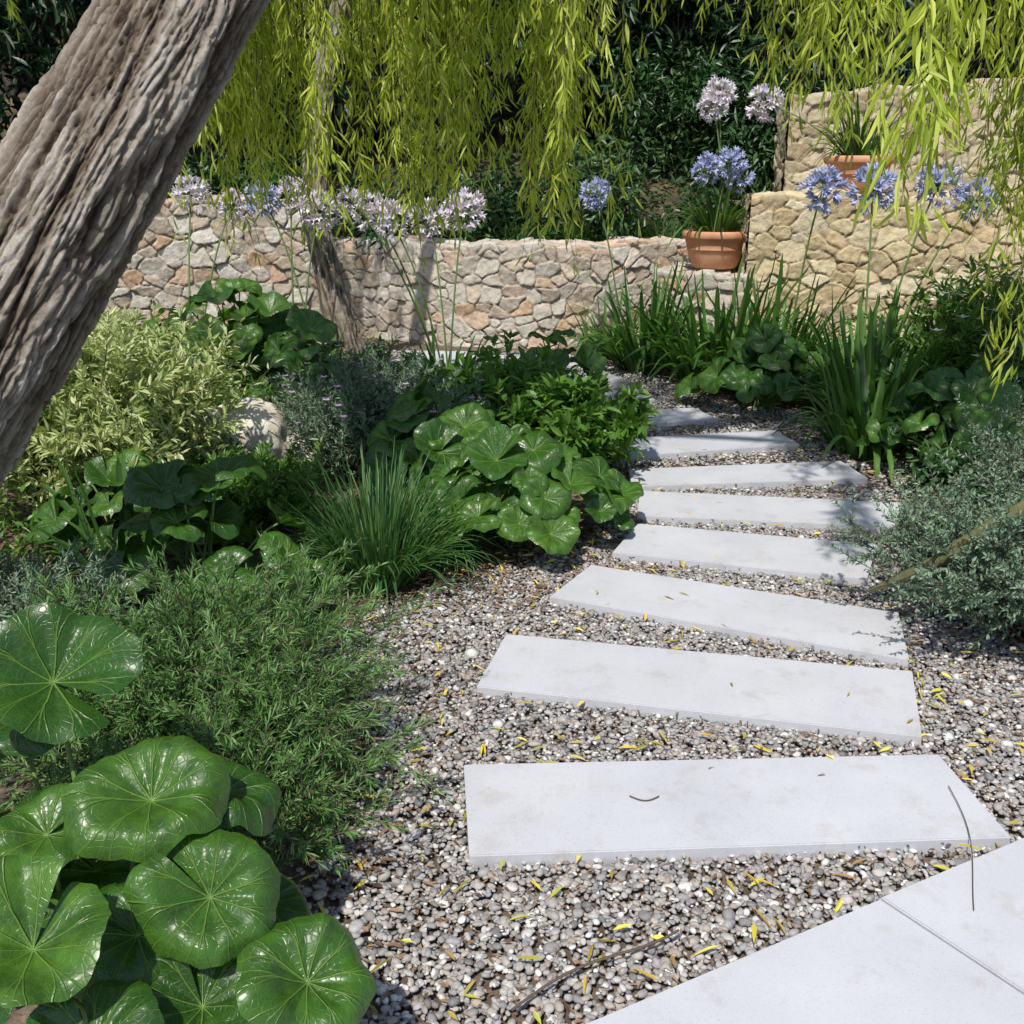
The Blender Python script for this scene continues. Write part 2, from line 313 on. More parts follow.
# ------------------------------------------------------------------ slabs
def slab(name,poly,z0=-.02,z1=.034,bev=.003,parent=None):
    bm=bmesh.new(); vs=[bm.verts.new((x,y,z0)) for x,y in poly]; f=bm.faces.new(vs)
    bm.normal_update()
    r=bmesh.ops.extrude_face_region(bm,geom=[f]); 
    for g in r['geom']:
        if isinstance(g,bmesh.types.BMVert): g.co.z=z1
    bmesh.ops.recalc_face_normals(bm,faces=bm.faces)
    bmesh.ops.bevel(bm,geom=list(bm.edges),offset=bev,segments=2,affect='EDGES')
    me=bpy.data.meshes.new(name); bm.to_mesh(me); bm.free(); me.materials.append(M_slab)
    ob=bpy.data.objects.new(name,me); sc.collection.objects.link(ob)
    if parent: ob.parent=parent
    return ob
for s in slabs: slab('stepping_stone',s)
e=bpy.data.objects.new('paving',None); sc.collection.objects.link(e)
slab('paving_slab_1',pavA,parent=e,z1=.036); slab('paving_slab_2',pavB,parent=e,z1=.036)
# ------------------------------------------------------------------ walls
def stone_patch(posf,nrmf,S,W,cell,res,seed,amp=.028):
    ns=max(2,int(S/res)+1);nw=max(2,int(W/res)+1)
    s,w=np.meshgrid(np.linspace(0,S,ns),np.linspace(0,W,nw),indexing='ij')
    a=s/cell+.16*fbm(np.stack([s*9,w*9,s*0],-1),3,seed)*2; b=w/(cell*.72)+.16*fbm(np.stack([s*9,w*9,s*0+5],-1),3,seed)*2
    ia=np.floor(a).astype(np.int64);ib=np.floor(b).astype(np.int64)
    F1=np.full(s.shape,9.);F2=np.full(s.shape,9.);idr=np.zeros(s.shape);dx=np.zeros(s.shape);dy=np.zeros(s.shape)
    for i in (-2,-1,0,1,2):
        for j in (-2,-1,0,1,2):
            ca=ia+i;cb=ib+j; z=ca*0
            px=ca+h3(ca,cb,z,seed+1);py=cb+h3(ca,cb,z,seed+2); wt=h3(ca,cb,z,seed+4)*.5
            ddx=np.abs(a-px);ddy=np.abs(b-py)
            d=(ddx**3+ddy**3)**(1/3)-wt
            nw_=d<F1
            F2=np.where(nw_,F1,np.minimum(F2,d)); F1=np.where(nw_,d,F1)
            idr=np.where(nw_,h3(ca,cb,z,seed+3),idr);dx=np.where(nw_,a-px,dx);dy=np.where(nw_,b-py,dy)
    e=(F2-F1); t=np.clip(e/.10,0,1); t=t*t*(3-2*t)
    tilt=((idr*17.3%1)-.5)*dx*.05+((idr*31.7%1)-.5)*dy*.05
    nn=fbm(np.stack([s*26,w*26,s*0],-1),3,seed+9)-.45
    h=amp*t*(.4+.6*(idr*7.7%1))+t*tilt+nn*.018
    P=posf(s,w)+nrmf(s,w)*h[...,None]
    i=(np.arange(ns-1)[:,None]*nw+np.arange(nw-1)[None]).ravel()
    F=np.stack([i,i+nw,i+nw+1,i+1],-1)
    return Part(P,F,(idr*13.37)%1,0,True,aux=1-np.clip(e/.09,0,1)**1.2)
def wall(name,pts,h0,h1,thick,mat,cell=.17,res=.012,seed=1,ends=(1,1),zb=-.05):
    pts=np.array(pts,float)
    t=np.linspace(0,len(pts)-1,60*(len(pts)-1)+1); i=np.clip(t.astype(int),0,len(pts)-2); f=(t-i)
    if len(pts)>2:
        pp=np.concatenate([[2*pts[0]-pts[1]],pts,[2*pts[-1]-pts[-2]]]); p0,p1,p2,p3=pp[i],pp[i+1],pp[i+2],pp[i+3]; ff=f[:,None]
        C=.5*((2*p1)+(-p0+p2)*ff+(2*p0-5*p1+4*p2-p3)*ff**2+(-p0+3*p1-3*p2+p3)*ff**3)
    else: C=pts[i]*(1-f[:,None])+pts[i+1]*f[:,None]
    L=np.concatenate([[0],np.cumsum(np.linalg.norm(np.diff(C,axis=0),axis=1))]); tot=L[-1]
    Tn=nz(np.gradient(C,axis=0)); N2=np.stack([Tn[:,1],-Tn[:,0]],-1)
    def ev(s):
        c=np.stack([np.interp(s,L,C[:,k]) for k in (0,1)],-1); n=np.stack([np.interp(s,L,N2[:,k]) for k in (0,1)],-1); return c,nz(n)
    def H(s): return h0+(h1-h0)*s/tot+.012*np.sin(s*5+seed)+.012*np.sin(s*13+seed)
    rr=.03
    hm=max(h0,h1)-zb
    W=hm+thick+hm*.5
    def posf(s,w):
        c,n=ev(s); hh=H(s)-zb; z=np.where(w<hm,zb+w*hh/hm,np.where(w<hm+thick,zb+hh,zb+hh-(w-hm-thick)))
        o=np.where(w<hm,0,np.where(w<hm+thick,w-hm,thick))
        return np.stack([c[...,0]-n[...,0]*o,c[...,1]-n[...,1]*o,z],-1)
    def nrmf(s,w):
        c,n=ev(s); a=np.clip((w-(hm-rr))/(2*rr),0,1)*math.pi/2; b=np.clip((w-(hm+thick-rr))/(2*rr),0,1)*math.pi/2; a=a+b
        return np.stack([n[...,0]*np.cos(a),n[...,1]*np.cos(a),np.sin(a)],-1)
    parts=[stone_patch(posf,nrmf,tot,W,cell,res,seed)]
    for k,on in enumerate(ends):
        if not on: continue
        s0=0. if k==0 else tot
        def pe(s,w,s0=s0,k=k):
            c,n=ev(np.full(s.shape,s0))
            return np.stack([c[...,0]-n[...,0]*s,c[...,1]-n[...,1]*s,zb+w],-1)
        def ne(s,w,s0=s0,k=k):
            c,n=ev(np.full(s.shape,s0)); tx=np.stack([-n[...,1],n[...,0]],-1)*(-1 if k==0 else 1)
            return np.stack([tx[...,0],tx[...,1],tx[...,0]*0],-1)
        hh=(h0 if k==0 else h1)-zb
        parts.append(stone_patch(pe,ne,thick,hh,cell,res,seed+20+k))
    return build(name,parts,[mat])
wall('stone_wall',[(-5.6,7.6),(-4.4,8.5),(-3.1,9.05),(-1.75,9.45)],1.30,1.30,.4,M_wallL,.155,.010,3)
wall('stone_wall',[(-1.85,10.1),(-1.2,9.75),(-.3,9.3),(.7,9.35),(1.75,9.75)],.90,.90,.45,M_wallL,.165,.010,41)
wall('stone_wall',[(1.25,9.0),(1.6,8.82),(2.02,8.74)],.68,.70,.75,M_wallL,.17,.011,77)
wall('stone_wall',[(2.0,8.75),(3.2,8.62),(5.4,8.3)],1.34,1.34,.55,M_wallR,.175,.010,55)
wall('stone_wall',[(2.62,10.15),(4.2,10.1),(6.2,9.9)],2.2,2.45,.4,M_wallD,.19,.015,91,ends=(1,0))
gridmesh('terrace',np.linspace(2.05,5.6,20),np.linspace(9.15,10.6,10),lambda X,Y:X*0+1.26+.02*np.sin(X*7+Y*5),M_soil)
# ------------------------------------------------------------------ willow trunk
def trunk_part(pts,rad,rings=500,m=220,seed=0,amp=1.,lobes=.12):
    pts=np.array(pts,float); rad=np.array(rad,float); n=len(pts)
    t=np.linspace(0,n-1,rings); i=np.clip(t.astype(int),0,n-2); f=(t-i)[:,None]
    pp=np.concatenate([[2*pts[0]-pts[1]],pts,[2*pts[-1]-pts[-2]]]); p0,p1,p2,p3=pp[i],pp[i+1],pp[i+2],pp[i+3]
    C=.5*((2*p1)+(-p0+p2)*f+(2*p0-5*p1+4*p2-p3)*f**2+(-p0+3*p1-3*p2+p3)*f**3)
    r=np.interp(t,np.arange(n),rad); L=np.concatenate([[0],np.cumsum(np.linalg.norm(np.diff(C,axis=0),axis=1))])
    T=nz(np.gradient(C,axis=0)); A=np.zeros_like(T); a0=nz(np.cross(T[0],[0,1,.1])); 
    for k in range(rings):
        a0=nz(a0-T[k]*np.dot(a0,T[k])); A[k]=a0
    B=np.cross(T,A)
    th=np.arange(m)*2*math.pi/m; TH,LL=np.meshgrid(th,L)
    tw=TH+LL*.30; rr=r[:,None]
    def cyl(fq,fl,sd,o=3): return fbm(np.stack([np.cos(tw)*fq,np.sin(tw)*fq,LL*fl],-1)+sd,o,seed)
    w1=cyl(2,2,3,2)
    def rid(fq,fl,o,sd,k): 
        return np.clip(1-np.abs(2*fbm(np.stack([np.cos(tw+w1*.5)*fq,np.sin(tw+w1*.5)*fq,LL*fl],-1)+o,3,sd)/.875-1)*k,0,1)
    crack=rid(5.2,1.6,9,seed+5,2.8)**1.4; cf=rid(13,4.6,9,seed+8,2.6)**1.5; cr3=rid(9,17,4,seed+11,3.4)**2
    lob=lobes*np.cos(2*tw+.6)+lobes*.5*np.cos(3*tw+LL*1.3)+ (cyl(1.2,1.5,1)-.45)*.2
    gro=np.exp(-((np.mod(tw-2.3+.3*np.sin(LL*2),2*math.pi)-math.pi)/.10)**2)
    h=(1-crack)*.45+(1-cf)*.33+(1-cr3)*.22
    disp=rr*(lob-.2*gro*(lobes>.05))+amp*(h-.5)*.042
    R=rr+disp
    V=C[:,None,:]+R[...,None]*(np.cos(TH)[...,None]*A[:,None,:]+np.sin(TH)[...,None]*B[:,None,:])
    ii=np.arange(rings-1)[:,None]*m; j=np.arange(m)[None]; F=np.stack([ii+j,ii+(j+1)%m,ii+m+(j+1)%m,ii+m+j],-1).reshape(-1,4)
    col=np.clip(h*1.4-.4-.45*gro*(lobes>.05)+(cyl(3,3,7)-.45)*.4,0,1)
    return Part(V,F,col,0,True)
wt=[trunk_part([(-2.4,2.72,-.1),(-2.08,2.75,.3),(-1.43,2.83,1.18),(-.98,3.42,2.06),(-.62,3.85,2.75),(-.2,4.1,3.6)],[.28,.21,.205,.205,.17,.12],800,420,1,1.,.09)]
wt.append(trunk_part([(-.98,3.42,2.1),(-1.2,3.5,2.9),(-1.7,3.6,3.7),(-2.0,3.8,4.3)],[.15,.13,.09,.05],120,60,2,.5,.03))
limbs=[([(-.7,3.8,2.65),(.1,3.9,3.3),(1.0,4.1,3.75),(2.2,4.3,3.9),(3.2,4.2,3.8)],[.12,.10,.08,.05,.03]),
([(-.4,4.0,3.2),(-.2,4.7,3.7),(-.5,5.7,3.9),(-.7,6.6,3.7)],[.11,.09,.06,.03]),
([(-1.2,3.5,2.9),(-1.8,3.9,3.5),(-2.4,4.5,3.7)],[.08,.05,.03]),
([(.1,3.9,3.3),(.8,3.4,3.8),(1.4,3.1,3.9)],[.06,.04,.02])]
for k,(p,r) in enumerate(limbs): wt.append(trunk_part(p,r,60,24,10+k,.3,.02))
R_=rng.normal
def curtain(N,xr,yr,zt,ztop=(3.3,3.8),L=.088,W=.0100,side=8,per=21,bunch=1,sd=.065):
    nb=max(1,N//bunch); x=U(*xr,nb);y=U(*yr,nb); tip=zt(x,y)
    x=np.repeat(x,bunch)+R_(0,sd,nb*bunch)*(bunch>1); y=np.repeat(y,bunch)+R_(0,sd,nb*bunch)*(bunch>1); tip=np.repeat(tip,bunch)+np.abs(R_(0,.2,nb*bunch))*(bunch>1)
    top=U(*ztop,len(x)); ok=tip<top-.3; x,y,tip,top=x[ok],y[ok],tip[ok],top[ok]; n=len(x); K=14
    s=np.linspace(0,1,K)[None,:]
    dr=R_(0,.12,(n,2)); ph=U(0,6.28,(n,1))
    P=np.stack([x[:,None]+dr[:,:1]*(1-s)**2+.04*np.sin(s*5+ph)*s,y[:,None]+dr[:,1:]*(1-s)**2+.04*np.cos(s*4+ph)*s,top[:,None]+(tip-top)[:,None]*s],-1)
    out=[tube(P,np.linspace(.003,.001,K)[None],3,.5,1)]
    mean=float((top-tip).mean())
    out.append(leaves(P,int(mean*per),L,W,30,LANCE,.0,2,updir=.1))
    pos,tan,s1=on_curve(P,side,.05,.93); d=nz(R_(size=pos.shape)*np.array([1,1,.2])+np.array([0,0,-.3])); ln=U(.10,.32,len(pos))
    Q=stems(pos,d,ln*.5,.0,6,.05); q=np.linspace(0,1,6)[None,:]; Q[...,2]-=ln[:,None]*1.3*q**1.5
    out.append(tube(Q,np.linspace(.0015,.0007,6)[None],3,.5,1)); out.append(leaves(Q,9,L*.9,W*.95,26,LANCE,.05,2,updir=.1))
    return out
wt+=curtain(245,(-1.8,.34),(4.3,5.8),lambda x,y: np.interp(x,[-1.8,-1.4,-1.15,-.95,-.6,-.35,-.05,.1,.34],[1.6,1.38,1.48,1.22,1.3,1.35,1.4,1.22,1.5])+np.abs(R_(0,.36,len(x))),bunch=5)
for cx,cy,cz in [(-1.35,5,1.2),(-.98,4.9,1.22),(-.85,4.8,1.1),(-.42,4.8,1.2),(.2,5,1.2),(.26,4.9,1.25),(-.75,5.2,1.3),(-1.15,4.7,1.3)]:
    wt+=curtain(4,(cx-.05,cx+.05),(cy-.05,cy+.05),lambda x,y: cz+np.abs(R_(0,.14,len(x))),side=7)
wt+=curtain(36,(.3,1.3),(4.2,5.6),lambda x,y: 2.25+np.abs(R_(0,.2,len(x))),bunch=4)
wt+=curtain(2,(.46,.5),(4.9,5.0),lambda x,y: 1.32+x*0,side=5)
wt+=curtain(135,(1.2,2.7),(3.9,5.0),lambda x,y: np.interp(x,[1.2,1.35,1.4,1.62,1.68,2.0,2.6],[1.62,1.7,1.95,1.95,1.5,1.3,1.0])+np.abs(R_(0,.25,len(x))),bunch=5)
wt+=curtain(16,(1.95,2.2),(3.8,4.3),lambda x,y: .7+np.abs(R_(0,.3,len(x))),side=5)
wt+=curtain(8,(1.06,1.25),(2.9,3.1),lambda x,y: 1.42+np.abs(R_(0,.12,len(x))),L=.12,W=.013,side=4)
wt+=curtain(24,(-2.8,-2.1),(4.6,5.2),lambda x,y: 2.1+np.abs(R_(0,.1,len(x))),bunch=4)
build('willow_tree',wt,[M_bark,M_twig,M_willow])
EL=57; SD=(-.30,-.95)
build('willow_tree',[trunk_part([(-1.25,7.9,-.05),(-1.4,7.95,.6),(-1.5,8.0,1.3),(-1.4,8.1,2.2),(-1.0,8.3,3.4)],[.13,.10,.09,.08,.06],120,60,31,.8,.05)]+curtain(40,(-2.2,-.3),(8.2,9.2),lambda x,y:2.0+np.abs(R_(0,.4,len(x))),(3.2,3.8),bunch=4),[M_bark,M_twig,M_willow])
# ------------------------------------------------------------------ plants
def disc_variant(seed,nt=80,nr=9):
    r_=np.random.default_rng(seed); gap=r_.uniform(.0,.10)
    th=np.linspace(-math.pi+gap,math.pi-gap,nt); rr=np.linspace(0,1,nr)**.85
    TH,RR=np.meshgrid(th,rr); ph=r_.uniform(0,6.28,4)
    R=.5*(1+.05*np.sin(2*TH+ph[0])+.03*np.sin(7*TH+ph[1])+.012*np.sin(20*TH+ph[2])+.008*np.abs(np.sin(20*TH)))*(1+.14*np.exp(-((np.abs(TH)-2.6)/.4)**2))
    x=R*RR*np.sin(TH)*1.05; y=R*RR*np.cos(TH)
    cup=r_.uniform(.14,.36)
    z=cup*RR**1.3-r_.uniform(.10,.34)*RR**5+.065*np.sin(3*TH+ph[3])*RR**2+.042*np.sin(5*TH+ph[1])*RR**3+.022*np.sin(9*TH+ph[2])*RR**4+.036*np.abs(np.sin(5*(TH+math.pi)))*RR*(1.2-RR)*1.5+.16*RR*(np.abs(TH)/math.pi)**5*np.sign(TH)
    v=np.stack([x,y,z],-1).reshape(-1,3)
    i=(np.arange(nr-1)[:,None]*nt+np.arange(nt-1)[None]).ravel(); F=np.stack([i,i+1,i+1+nt,i+nt],-1)
    uv=np.stack([TH/(2*math.pi)+.5,RR],-1).reshape(-1,2)
    return (v,[F[:, ::-1]]),uv
DV=[disc_variant(i) for i in range(12)]
DVl=[disc_variant(i,36,5) for i in range(12)]
def leopard(name,center,r,h,n,dia,extra=None,lo=False,only=False,seed=None,tint=0.):
    c=np.array([center[0],center[1],0.]); P=[];Nn=[];D=[]
    if extra:
        for (p,dd,nn) in extra: P.append(p);Nn.append(nn);D.append(dd)
    if not only:
        tries=0;k=0
        while k<n and tries<6000:
            tries+=1
            a=U(0,6.283);q=U(0,1)**.5; x=math.cos(a)*q*r;y=math.sin(a)*q*r; z=h*(1-.62*q*q)*U(.62,1.12); dd=dia*U(.55,1.2)
            pt=(c[0]+x,c[1]+y,z)
            if any(math.dist(pt,o)<.42*min(dd,d2)+.02 for o,d2 in zip(P,D)): continue
            P.append(pt);D.append(dd);Nn.append((x/r*.8+U(-.45,.45),y/r*.8-.25+U(-.45,.45),1.));k+=1
    P=np.array(P);Nn=nz(np.array(Nn,float));D=np.array(D); n=len(P); out=[]
    outw=P-c; outw[:,2]=0; outw=nz(nz(outw)+R_(0,.5,outw.shape)*np.array([1,1,0])); var=rng.integers(0,12,n)
    for q in range(12):
        m=var==q
        if not m.any(): continue
        tp,uv=(DVl if lo else DV)[q]
        out.append(place(tp,P[m],outw[m]-Nn[m]*np.sum(outw[m]*Nn[m],1,keepdims=True),Nn[m],D[m],D[m],np.clip(U(.05,.9,m.sum())+tint,0,1),0,True,uv))
    b=c+R_(0,.05,(n,3))*np.array([1,1,0]); s=np.linspace(0,1,8)[None,:,None]; mid=b[:,None,:]*.45+P[:,None,:]*.55; mid=mid+np.array([0,0,.12])
    C=b[:,None,:]*(1-s)**2+2*mid*s*(1-s)+(P-Nn*.004)[:,None,:]*s**2
    out.append(tube(C,.0045,6,.5,1))
    return build(name,out,[M_leo,M_stem])
ex=[((-.87,1.69,.63),.265,(.25,-.55,.8)),((-.79,1.43,.48),.18,(.1,-.3,1)),((-.63,1.49,.507),.25,(.15,-.35,1)),((-.50,1.36,.41),.215,(.25,-.65,.8)),((-.33,1.28,.31),.21,(.45,-.35,.9)),
((-.72,1.21,.44),.21,(.2,-.35,1)),((-.54,1.60,.45),.21,(.35,.1,1)),((-.62,1.34,.35),.19,(.1,-.4,1)),((-.50,1.27,.27),.20,(.2,-.5,1)),((-.40,1.20,.24),.18,(.2,-.5,1)),((-.98,1.75,.52),.22,(-.1,-.4,1)),
((-.72,1.62,.42),.20,(.1,-.2,1)),((-.86,1.55,.40),.20,(0,-.3,1)),((-.62,1.15,.32),.18,(.1,-.4,1)),((-.95,1.35,.46),.20,(-.2,-.3,1)),((-.45,1.5,.28),.18,(.5,0,1)),((-1.05,1.55,.5),.22,(-.3,0,1)),((-.7,1.4,.3),.2,(0,-.3,1)),((-.84,1.25,.32),.2,(0,-.3,1)),((-.36,1.36,.2),.18,(.5,-.2,1)),
((-.58,1.5,.33),.18,(.1,-.3,1)),((-.75,1.5,.35),.19,(.0,-.4,1)),((-.45,1.35,.2),.18,(.3,-.4,1)),((-.55,1.2,.2),.18,(.2,-.4,1)),((-.85,1.4,.3),.2,(0,-.3,1))]
leopard('leopard_plant',(-.75,1.45),.4,.4,0,.2,ex,only=True)
leopard('leopard_plant',(.04,4.13),.46,.42,48,.225,tint=.08)
leopard('leopard_plant',(-.34,4.6),.36,.54,26,.22,tint=.08)
leopard('leopard_plant',(-1.05,3.25),.34,.52,20,.24,tint=.1)
leopard('leopard_plant',(-1.6,3.9),.3,.4,14,.22)
leopard('leopard_plant',(-1.95,6.9),.62,.72,46,.28,lo=True,tint=.3)
leopard('leopard_plant',(-1.35,6.6),.45,.5,26,.26,lo=True,tint=.3)
leopard('leopard_plant',(1.72,6.7),.5,.45,36,.24,lo=True,tint=.15)
leopard('leopard_plant',(2.4,5.15),.45,.5,36,.24,lo=True,tint=.15)
leopard('leopard_plant',(2.9,5.4),.45,.6,26,.24,lo=True)
leopard('leopard_plant',(.3,7.15),.3,.4,18,.2,lo=True)
def shrub(name,center,r,h,ns,per,L,W,ang,mat,droop=.25,tp=DIAM,sub=4,seed=0,ln=(.7,1.1),flower=None,updir=.4,spread=.8,fn=60,sublen=.32,up=1.,fs=.016):
    c=np.array([center[0],center[1],0.])
    a=U(0,6.283,ns);q=U(0,1,ns)**.6*spread
    d=np.stack([np.cos(a)*q*r,np.sin(a)*q*r,h*(1-.45*q*q)*up*np.ones(ns)],-1); ll=np.linalg.norm(d,axis=1)*U(*ln,ns)
    b=c+np.stack([np.cos(a)*q*r*.35,np.sin(a)*q*r*.35,0*a],-1)+R_(0,.03,(ns,3))*np.array([1,1,0])
    P=stems(b,d,ll,droop,8,.06); out=[tube(P,np.linspace(.004,.0015,8)[None],3,.5,1)]
    pos,tan,s=on_curve(P,sub,.25,.98); n=len(pos); dd=nz(tan*.8+R_(0,.6,(n,3))+np.array([0,0,.25])); Q=stems(pos,dd,sublen*h*U(.5,1.2,n),droop*.6,6,.05)
    Q[...,2]=np.maximum(Q[...,2],.01)
    out.append(tube(Q,.0012,3,.5,1)); out.append(leaves(P,per,L,W,ang,tp,.25,0,(0,.8),updir)); out.append(leaves(Q,per,L,W,ang,tp,.0,0,(.1,1),updir))
    mats=[mat,M_twig]
    if flower:
        mats.append(flower); tipp=Q[rng.integers(0,len(Q),fn),-1]; tipp=tipp[tipp[:,2]>h*.45]; fn=len(tipp); k=5
        pp=np.repeat(tipp,k,0); an=np.tile(np.arange(k)*2*math.pi/k,fn); ax=np.stack([np.cos(an),np.sin(an),.4+0*an],-1); out.append(place(DIAM,pp+np.array([0,0,.015]),ax,np.tile([0,0,1.],(len(pp),1)),fs,fs*.7,U(0,1,len(pp)),2))
    return build(name,out,mats)
shrub('rosemary_shrub',(-.90,2.45),.56,.52,210,44,.032,.0046,38,M_needle,.36,sub=4,sublen=.5,ln=(.85,1.3))
shrub('rosemary_shrub',(-.68,2.02),.34,.36,90,40,.030,.0046,38,M_needle,.3,sub=4,sublen=.6,ln=(.85,1.3))
shrub('rosemary_shrub',(-1.5,2.65),.45,.56,130,38,.024,.005,45,M_grey,.2,sub=5)
shrub('westringia_shrub',(1.92,3.22),.66,.54,320,40,.020,.0075,50,M_grey,.12,sub=6,sublen=.3)
shrub('westringia_shrub',(2.5,3.9),.6,.72,200,30,.022,.007,50,M_grey,.12,sub=6,sublen=.3)
shrub('lavender_shrub',(-.72,5.15),.6,.60,230,30,.03,.007,45,M_grey,.12,sub=5,flower=M_flP,fn=90,fs=.026)
shrub('leafy_shrub',(.30,5.2),.40,.58,100,14,.075,.032,55,M_leafy,.25,OVAL,sub=3,updir=.8)
shrub('leafy_shrub',(.0,5.7),.45,.6,90,14,.07,.03,55,M_leafy,.2,OVAL,sub=3,updir=.8)
shrub('variegated_shrub',(-1.95,4.45),.66,1.0,190,22,.055,.015,50,M_bright,.12,LANCE,sub=5,sublen=.2,updir=.7)
shrub('variegated_shrub',(-2.6,5.2),.6,1.0,120,20,.055,.015,50,M_bright,.12,LANCE,sub=5,sublen=.2,updir=.7)
shrub('leafy_shrub',(-1.15,4.2),.4,.42,80,16,.045,.014,50,M_leafy,.2,LANCE,sub=4,updir=.7)
shrub('leafy_shrub',(-.9,6.3),.5,.5,90,16,.05,.018,50,M_leafy,.2,OVAL,sub=4,updir=.7,flower=M_flP,fn=60,fs=.03)
shrub('white_flower_shrub',(3.0,6.0),.6,1.05,130,16,.06,.02,50,M_leafy,.15,LANCE,sub=4,flower=M_flWh,fn=110,fs=.045)
def strap(name,center,n,length,width,rbase=.1,mat=M_strap,droop=(.35,.95),heads=(),lean=.8,z0=0.,hr=.125):
    c=np.array([center[0],center[1],z0]); a=U(0,6.283,n); el=U(.12,1.,n)*lean
    d=np.stack([np.cos(a)*el,np.sin(a)*el,np.ones(n)],-1); b=c+np.stack([np.cos(a),np.sin(a),0*a],-1)*rbase*(U(0,1,n)**.5)[:,None]
    L=length*U(.65,1.1,n); K=12; P=stems(b,d,L,U(*droop,n)*(.3+el),K,.015); P[...,2]=np.maximum(P[...,2],z0+.01 if z0==0 else -9)
    side=np.stack([-np.sin(a+R_(0,.3,n)),np.cos(a),0*a],-1); out=[ribbons(P,nz(side),width*U(.7,1.15,n),U(0,1,n),0)]
    mats=[mat,M_stem,M_flW,M_flB]
    for (hx,hy,hz,kind) in heads:
        bb=c+R_(0,.05,3)*np.array([1,1,0]); hp=np.array([hx,hy,hz]); s=np.linspace(0,1,10)[None,:,None]; mid=bb*.4+hp*.6; mid[2]=hz*.72+z0*.28; mid[:2]=bb[:2]*.6+hp[:2]*.4
        C=bb*(1-s)**2+2*mid*s*(1-s)+hp*s**2; out.append(tube(C,np.linspace(.008,.006,10)[None],6,.5,1))
        h_=hr*U(.85,1.2); nf=int(U(45,75)); g=nz(R_(size=(nf,3))+np.array([0,0,.35])); e=h_*U(.5,.85,nf); Q=hp+g[:,None,:]*(e[:,None,None]*np.linspace(0,1,4)[None,:,None]); out.append(tube(Q,.0014,3,.5,1))
        fp=Q[:,-1]; pk=np.repeat(fp,6,0); gk=np.repeat(g,6,0); u1=nz(np.cross(gk,np.array([.3,.2,1.]))); u2=np.cross(gk,u1); an=np.tile(np.arange(6)*math.pi/3,nf)[:,None]
        rad=np.cos(an)*u1+np.sin(an)*u2; out.append(place(LANCE,pk,gk*1.+rad*.6,gk-rad,h_*.42,h_*.15,U(0,1,len(pk)),2 if kind=='w' else 3))
    return build(name,out,mats)
strap('liriope_plant',(-.52,3.62),520,.70,.009,.12,M_lir,(.35,.9),lean=.75)
strap('liriope_plant',(-.26,3.95),200,.48,.009,.1,M_lir,(.35,.95),lean=.8)
strap('agapanthus_plant',(-1.5,3.6),34,.74,.035,.12)
strap('agapanthus_plant',(-2.3,7.4),50,.6,.035,.2,heads=[(-2.4,7.85,1.37,'w'),(-2.05,7.7,1.3,'w')])
strap('agapanthus_plant',(-1.5,7.5),50,.6,.035,.2,heads=[(-1.8,7.6,1.34,'b'),(-1.4,7.6,1.25,'w'),(-1.62,7.7,1.38,'w')])
strap('agapanthus_plant',(-.5,7.3),60,.6,.035,.2,heads=[(-1.02,7.5,1.27,'w'),(-.34,7.5,1.27,'w'),(-.85,7.3,1.2,'w'),(-1.1,7.2,1.33,'w'),(-.6,7.6,1.2,'w')])
strap('agapanthus_plant',(.1,6.5),60,.6,.035,.2)
strap('agapanthus_plant',(.85,8.65),60,.8,.035,.2,heads=[(.68,8.6,1.36,'b')],hr=.14)
strap('agapanthus_plant',(1.1,8.1),130,1.1,.045,.22)
strap('agapanthus_plant',(1.55,7.5),140,1.2,.045,.25)
strap('agapanthus_plant',(1.95,7.5),110,1.15,.045,.25,heads=[(2.16,7.3,1.42,'b')],hr=.14)
strap('agapanthus_plant',(2.45,6.9),120,1.1,.045,.25,heads=[(2.47,7.2,1.42,'b'),(2.8,6.9,1.45,'b'),(3.1,7.,1.35,'b')],hr=.14)
strap('agapanthus_plant',(2.25,6.1),110,1.0,.045,.22)
strap('agapanthus_plant',(2.05,5.55),80,.85,.042,.2)
strap('agapanthus_plant',(2.8,6.3),100,1.05,.045,.22)
strap('agapanthus_plant',(3.3,7.3),100,1.0,.045,.22)
# pots
def pot(name,center,z,r,h):
    prof=[(0,.0),(.62,0),(.72,.08),(.84,.35),(.885,.5),(.90,.505),(.90,.53),(.895,.54),(.93,.65),(.97,.78),(1.04,.79),(1.07,.84),(1.07,.95),(1.03,1.0),(.95,1.0),(.92,.95),(.9,.8),(0,.8)]
    m=64; a=np.arange(m)*2*math.pi/m; V=np.array([[(p*r*math.cos(t)+center[0],p*r*math.sin(t)+center[1],z+q*h) for t in a] for p,q in prof]); K=len(prof)
    ii=np.arange(K-1)[:,None]*m;j=np.arange(m)[None]; F=np.stack([ii+j,ii+(j+1)%m,ii+m+(j+1)%m,ii+m+j],-1).reshape(-1,4)
    return build(name,[Part(V,F,smooth=True)],[M_terra])
pot('terracotta_pot',(1.80,9.12),.725,.28,.32)
pot('terracotta_pot',(2.95,9.0),1.36,.27,.30)
strap('agapanthus_plant',(1.80,9.12),90,.72,.032,.12,heads=[(1.68,9.06,1.55,'b'),(1.97,9.1,1.47,'b'),(1.70,9.1,2.05,'w'),(1.86,9.0,1.6,'b'),(1.76,9.2,2.14,'w')],z0=.98,hr=.13)
strap('agapanthus_plant',(2.95,9.0),90,.75,.032,.12,heads=[(2.2,9.4,2.1,'w')],z0=1.6,hr=.13)
